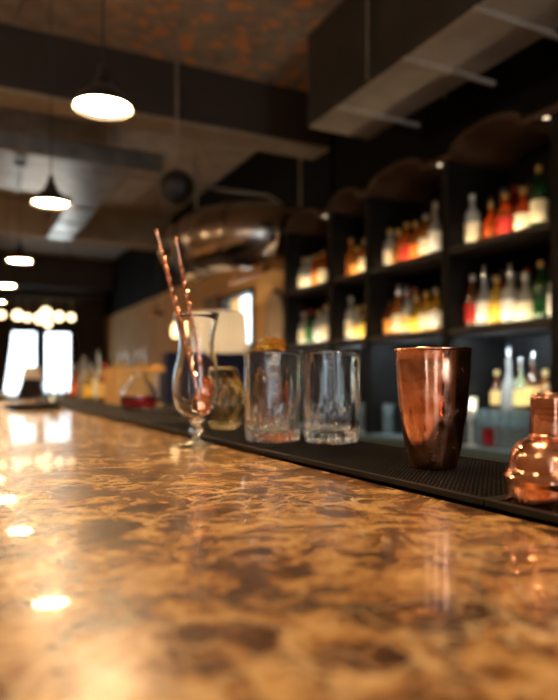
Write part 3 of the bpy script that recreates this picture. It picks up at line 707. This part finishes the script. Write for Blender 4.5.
# wooden bottle crate
x, y = .80, onX(131, .80)
t = thing('bottle_crate', 'brown wooden crate of small bottles behind the red carafe', 'crate', (x, y, TOP), (0, 0, 0))
cw, cl, chh = .10, .30, .18
bx('side_panel', M['beige'], -cw, -cw + .01, -cl / 2, cl / 2, 0, chh, t); bx('side_panel', M['beige'], cw - .01, cw, -cl / 2, cl / 2, 0, chh, t)
bx('end_panel', M['beige'], -cw + .01, cw - .01, -cl / 2, -cl / 2 + .01, 0, chh, t); bx('end_panel', M['beige'], -cw + .01, cw - .01, cl / 2 - .01, cl / 2, 0, chh, t)
bx('bottom', M['beige'], -cw + .01, cw - .01, -cl / 2 + .01, cl / 2 - .01, 0, .008, t)
k = 0
for j in range(4):
    for i in range(2):
        bottle(x - .042 + i * .084, y - .10 + j * .066, TOP + .009, .028, .225 + .012 * ((i + j) % 2), 'slim', [CLEAR, YEL][(i + j) % 2], [None, CREAM][i], [WHT, GOLD][j % 2],
               '%s bottle with pourer in crate, %s row back, %s side' % (['clear', 'yellow'][(i + j) % 2], ORD[j], ['customer', 'bartender'][i]), 'small bottles in the wooden crate', True)
# glass jug and small amber jar on the mats near px 155
x, y = .86, onX(156, .86) - .02
t = thing('tall_clear_glass', 'tall clear highball behind the crate with orange lid', 'glass', (x, y, TOP))
MB().lathe([(0, .001), (.030, 0), (.036, .16), (.034, .16), (.028, .01), (0, .009)], 28).build('glass_body', M['thin'], t)
MB().lathe([(0, .16), (.038, .16), (.038, .185), (.02, .19), (0, .19)], 28).build('lid', mat('orange_lid', (.9, .45, .1), .4), t)
# dishes and things at the far left of the marble
M['blackcer'] = mat('black_ceramic', (.008, .007, .007), .5, spec=.2)
def plate(px, tt, R, label, group=None):
    x, y = at(px, tt)
    o = MB().lathe([(0, 0), (R * .6, 0), (R * .93, .004), (R, .020), (R - .003, .021), (R * .88, .007), (0, .006)], 48).build('dish', M['blackcer'], loc=(x, y, TOP + .0003))
    tag(o, label, 'dish', 'black dishes at the far left of the marble')
    return x, y
x, y = plate(33, 2.62, .112, 'nearer black round dish on the marble at the left')
x2, y2 = plate(14, 3.95, .12, 'farther black round dish on the marble at the left edge')
def smallglass(px, tt, R, H, label, m=None):
    x, y = at(px, tt)
    o = MB().lathe([(0, .001), (R * .85, 0), (R, .01), (R, H), (R - .002, H), (R - .003, .012), (0, .011)], 28).build('glass', m or M['thin'], loc=(x, y, TOP + .0003))
    tag(o, label, 'glass', 'glasses standing at the far end of the marble')
smallglass(54, 3.5, .030, .13, 'tall clear glass right of the dishes on the marble')
smallglass(62, 3.9, .030, .12, 'clear glass at the far marble, nearest the orange bottle')
smallglass(45, 4.4, .032, .10, 'low clear glass farther back below the right window')
x, y = at(31, 4.6)
t = thing('napkin_holder', 'dark triangular napkin holder on the far marble below the windows', 'napkin holder', (x, y, TOP), (0, 0, .4))
mb = MB(); mb.v = [(-.09, -.04, 0), (.09, -.04, 0), (.09, .04, 0), (-.09, .04, 0), (-.06, -.008, .13), (.06, -.008, .13), (.06, .008, .13), (-.06, .008, .13)]
mb.f = [(0, 1, 2, 3), (4, 5, 6, 7), (0, 1, 5, 4), (1, 2, 6, 5), (2, 3, 7, 6), (3, 0, 4, 7)]
mb.build('holder', M['black'], t, smooth=False)
MB().box(-.055, .055, -.007, .007, .131, .16).build('napkins', mat('paper_napkins', (.85, .82, .75), .8), t, smooth=False)
x, y = at(32, 5.3)
t = thing('table_lamp', 'small lamp with cream shade in front of the far windows', 'lamp', (x, y, TOP))
MB().lathe([(0, 0), (.05, 0), (.05, .008), (.01, .015), (.008, .14), (0, .14)], 24).build('base', M['brass'], t)
MB().lathe([(.085, .12), (.06, .23), (.058, .23), (.083, .12)], 32, closed=True).build('lamp_shade', M['shade'], t)

# ---------------------------------------------------------------- far room
# curtain tied to the left of the left window
def curtain(x0, x1, z0, z1, label, m, amp=.035, pinch=None, folds=9):
    mb = MB(); n = 90; nz = 12
    for side in (0, 1):
        for j in range(nz + 1):
            f = j / nz; z = z1 + (z0 - z1) * f
            xr = x1 if pinch is None else x1 + (pinch - x1) * min(1, f * 1.1) ** 1.3
            for i in range(n + 1):
                g = i / n
                mb.v.append((x0 + (xr - x0) * g, YF - .10 + amp * math.sin(g * folds * 2 * PI) + side * .006, z))
    st = (nz + 1) * (n + 1)
    for side in (0, 1):
        for j in range(nz):
            for i in range(n):
                a = side * st + j * (n + 1) + i; mb.f.append((a, a + 1, a + n + 2, a + n + 1))
    for i in range(n):
        for j in (0, nz): a = j * (n + 1) + i; mb.f.append((a, a + 1, a + 1 + st, a + st))
    for j in range(nz):
        for i in (0, n): a = j * (n + 1) + i; mb.f.append((a, a + n + 1, a + n + 1 + st, a + st))
    o = mb.build('curtain', m); tag(o, label, 'curtain')
M['curt'] = mat('brown_curtain', (.075, .045, .03), .85)
curtain(2.10, 2.62, .1, 2.75, 'dark brown pleated curtain right of the far windows', M['curt'], folds=7)
curtain(-.1, .98, .1, 2.5, 'dark curtain tied back at the left of the far window', M['curt'], pinch=.70)
# globe chandelier
t = thing('globe_chandelier', 'long chandelier of glowing round globes above the far windows', 'chandelier', (0, 0, 0))
Yc = 9.4
def cpt(px, y_):
    u = uof(px); tt = Yc / (CO - S * u); return (tt * (S + CO * u), CAMZ + (381 - y_) / F * tt)
xa = cpt(0, 316)[0]; xb = cpt(76, 316)[0]; zb = cpt(40, 303)[1]
MB().tube([(xa - .3, Yc, zb + .06), (xb, Yc, zb + .06)], .012).build('bar', M['black'], t)
for xx in (xa, xb - .1): MB().tube([(xx, Yc, zb + .06), (xx, Yc, ZC)], .006).build('rod', M['black'], t)
for i, (px, yy, r) in enumerate(((-9, 316, .06), (2, 314, .05), (17, 316, .065), (28, 317, .05), (39, 319, .07), (47, 312, .07), (47, 324, .05), (60, 316, .065), (70, 318, .05))):
    gx, gz = cpt(px, yy); dy = (-.10, .10)[i % 2]
    g = MB().sphere((gx, Yc + dy, gz), r, 20).build('globe', M['globe'], t)
    MB().tube([(gx, Yc, zb + .06), (gx, Yc + dy, zb + .05), (gx, Yc + dy, gz + r)], .004, 6).build('stem', M['brass'], g)
# booth
t = thing('booth_seat', 'navy upholstered high back booth below the cream lampshade', 'booth', (2.08, 5.2, 0))
bx('backrest', M['navy'], -.52, .5, 0, .16, .0, 1.46, t, bevel=.03)
bx('seat', M['navy'], -.52, .5, -.45, 0, .25, .48, t, bevel=.03)
bx('base', M['black'], -.50, .48, -.42, 0, 0, .25, t)
# floor lamp
x, y = at(217, 6.05)
t = thing('floor_lamp', 'floor lamp with wide cream pleated drum shade behind the navy booth', 'floor lamp', (x, y, 0))
zb_, zt_ = CAMZ + .285, CAMZ + .63
MB().lathe([(.285, zb_), (.268, zt_), (.266, zt_), (.283, zb_)], 160, rf=lambda a, i: 1 + .012 * math.cos(40 * a), closed=True).build('lamp_shade', M['shade'], t)
MB().lathe([(0, 0), (.16, 0), (.16, .015), (.015, .03), (.012, zb_ + .08), (0, zb_ + .08)], 28).build('stand', M['brass'], t)
MB().sphere((0, 0, zb_ + .14), .05, 16).build('bulb', mat('warm_bulb', (1, .9, .8), .4, emit=(1, .80, .55), es=45), t)
# oval mirror and framed panel on the beige wall
t = thing('oval_mirror', 'tall oval mirror with dark frame on the beige wall by the shelving', 'mirror', (XR, onX(277, XR), 1.72 + .02))
mb = MB()
def oval(mb, ry, rz, x0, x1, n=48):
    b = len(mb.v)
    for xx in (x0, x1):
        for k in range(n): mb.v.append((xx, ry * math.cos(2 * PI * k / n), rz * math.sin(2 * PI * k / n)))
    mb.f.append(tuple(b + k for k in range(n))); mb.f.append(tuple(b + n + k for k in range(n)))
    for k in range(n): mb.f.append((b + k, b + (k + 1) % n, b + n + (k + 1) % n, b + n + k))
    return mb
oval(MB(), .20, .32, -.02, -.001).build('frame', M['black'], t); oval(MB(), .17, .29, -.026, -.0205).build('mirror_glass', mat('mirror_glass', (.55, .40, .24), .45, .6), t)
t = thing('framed_picture', 'brown picture in dark frame on the beige wall beside the window', 'picture', (XR, onX(213, XR), 1.85))
MB().box(-.025, -.001, -.25, .25, -.32, .32).build('frame', M['brownwood'], t, smooth=False)
MB().box(-.028, -.0255, -.21, .21, -.28, .28).build('print', ramp_mat('faded_print', 6, [(.3, (.25, .14, .06)), (.7, (.4, .25, .12))]), t, smooth=False)
# wall pendants near px 157 / 175
x, y = at(157, 6.5)
t = thing('pendant_lamp', 'unlit brown dish pendant near the beige wall', 'pendant lamp', (x, y, CAMZ + .66))
MB().lathe([(.085, 0), (.07, .025), (.02, .05), (.012, .09), (0, .09), (0, .085), (.018, .045), (.068, .022)], 28).build('shade', M['brass'], t)
MB().tube([(0, 0, .09), (0, 0, ZC - CAMZ - .66)], .003, 6).build('cord', M['black'], t)
x, y = at(175, 6.7)
t = thing('hanging_bulb', 'glowing elongated hanging bulb behind the footed glass', 'hanging bulb', (x, y, CAMZ + .44))
MB().lathe([(0, 0), (.028, .012), (.038, .05), (.036, .10), (.02, .145), (.014, .16), (0, .16)], 20).build('bulb', mat('amber_bulb', (1, .8, .5), .3, emit=(1, .62, .25), es=2.5), t)
MB().lathe([(0, .16), (.016, .16), (.016, .2), (0, .205)], 16).build('socket', M['black'], t)
MB().tube([(0, 0, .2), (0, 0, ZC - CAMZ - .44)], .003, 6).build('cord', M['black'], t)

# ---------------------------------------------------------------- ducts and pipes under the ceiling
h = CAMZ + 1.50
t = thing('rectangular_duct', 'large rectangular duct with pale underside above the bottle shelves', 'air duct', (0, 0, 0))
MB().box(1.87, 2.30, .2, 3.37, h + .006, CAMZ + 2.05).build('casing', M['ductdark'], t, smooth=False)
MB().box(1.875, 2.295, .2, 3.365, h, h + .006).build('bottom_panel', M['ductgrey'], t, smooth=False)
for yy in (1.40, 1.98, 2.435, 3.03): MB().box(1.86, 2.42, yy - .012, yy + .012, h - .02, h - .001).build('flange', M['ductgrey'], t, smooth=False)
for yy in (1.7, 2.7):
    for xx in (1.84, 2.33): MB().tube([(xx, yy, h), (xx, yy, ZC)], .006).build('hanger_rod', M['galv'], t)
# galvanised cross duct and long duct
t = thing('steel_cross_duct', 'shiny bluish steel duct crossing above the second pendant lamp', 'air duct', (0, 0, 0))
MB().box(-2.4, 1.55, 5.25, 6.3, CAMZ + 1.72, CAMZ + 1.88).build('casing', M['galv'], t, smooth=False, bevel=.01)
for xx in (-1.5, -.4, .5, 1.3): MB().box(xx - .012, xx + .012, 5.235, 6.315, CAMZ + 1.705, CAMZ + 1.895).build('flange', M['galv'], t, smooth=False)
for xx in (-1.9, -.1, 1.1):
    for yy in (5.22, 6.33): MB().tube([(xx, yy, CAMZ + 1.72), (xx, yy, ZC)], .006).build('hanger_rod', M['galv'], t)
t = thing('steel_long_duct', 'long narrow steel duct running away above the third lamp', 'air duct', (0, 0, 0))
MB().box(1.02, 1.32, 6.45, 8.55, CAMZ + 1.78, CAMZ + 2.05).build('casing', M['galv'], t, smooth=False, bevel=.01)
for yy in (6.6, 8.0): MB().tube([(1.0, yy, CAMZ + 1.77), (1.0, yy, ZC)], .006).tube([(1.34, yy, CAMZ + 1.77), (1.34, yy, ZC)], .006).build('hanger_rod', M['galv'], t)
for yy in (6.9, 7.6, 8.2): MB().box(1.005, 1.335, yy - .012, yy + .012, CAMZ + 1.765, CAMZ + 2.065).build('flange', M['galv'], t, smooth=False)
# round duct with an elbow into the wall
M['shinyduct'] = ramp_mat('spiral_duct_steel', 3, [(.3, (.34, .28, .23)), (.7, (.55, .47, .40))], .22, metal=1.0)
dz = CAMZ + 1.14; cx, cy, rr = 2.25, 5.03, .40
t = thing('round_duct', 'big shiny round steel duct bending into the wall left of the shelving', 'air duct', (0, 0, dz))
path = [(1.85, 5.55 - .05 * k, 0) for k in range(12)] + [(cx - rr * math.cos(PI / 2 * k / 16), cy - rr * math.sin(PI / 2 * k / 16), 0) for k in range(17)] + [(2.30 + .05 * k, cy - rr, 0) for k in range(7)] + [(2.648, cy - rr, 0)]
MB().tube(path, .255, 48).build('duct_body', M['shinyduct'], t, angle=60)
def ring(i):
    a, b = Vector(path[i - 1]), Vector(path[i + 1]); d = (b - a).normalized() * .022; c = Vector(path[i])
    MB().tube([c - d, c - d * .6, c + d * .6, c + d], [.256, .268, .268, .256], 48).build('collar', M['shinyduct'], t, angle=25)
for i in (1, 8, 14, 20, 27): ring(i)
for p_ in ((1.85, 5.3),): MB().tube([(p_[0], p_[1], .25), (p_[0], p_[1], ZC - dz)], .008).build('hanger_rod', M['galv'], t)
MB().tube([(2.5, cy - rr, .25), (2.5, cy - rr, ZC - dz - .42)], .008).build('hanger_rod', M['galv'], t)
o = MB().tube([(2.08, 4.36, CAMZ + .83), (2.08, 5.1, CAMZ + .83)], .018, 16).tube([(2.08, 4.5, CAMZ + .83), (2.08, 4.5, CAMZ + .90)], .008, 12).tube([(2.08, 4.9, CAMZ + .83), (2.08, 4.9, CAMZ + .90)], .008, 12).build('copper_pipe', M['copper'])
tag(o, 'brown copper pipe slung under the big round duct', 'pipe')
# conduits
def conduit(pts, label, r=.012):
    o = MB().tube(pts, r, 10).build('conduit_pipe', M['galv']); tag(o, label, 'pipe', None)
conduit([(.95, 5.12, CAMZ + 1.62), (2.45, 5.12, CAMZ + 1.62), (2.60, 5.12, CAMZ + 1.55), (2.62, 5.12, CAMZ + 1.2)], 'thin steel conduit bending down above the round duct')
conduit([(.35, 4.2, ZC - .03), (.35, -.5, ZC - .03)], 'thin conduit fixed to the ceiling left of the rusty patch', .01)
# round black speaker on rod
x, y = at(177, 4.15)
t = thing('round_speaker', 'round black speaker hanging on a rod under the concrete beam', 'speaker', (x, y, CAMZ + (381 - 188) / F * 4.15))
mb = MB(); mb.lathe([(0, -.04), (.085, -.04), (.108, -.03), (.112, 0), (.10, .05), (.05, .09), (0, .09)], 32)
ob = mb.build('body', M['black'], t); ob.rotation_euler = (PI / 2 + .25, 0, -YAW)
mb = MB(); mb.lathe([(0, -.046), (.08, -.046), (.08, -.041), (0, -.041)], 32); ob2 = mb.build('grille', M['blackwall'], t); ob2.rotation_euler = ob.rotation_euler
MB().tube([(0, 0, .08), (0, 0, ZC - t.location.z)], .008).build('rod', M['galv'], t)
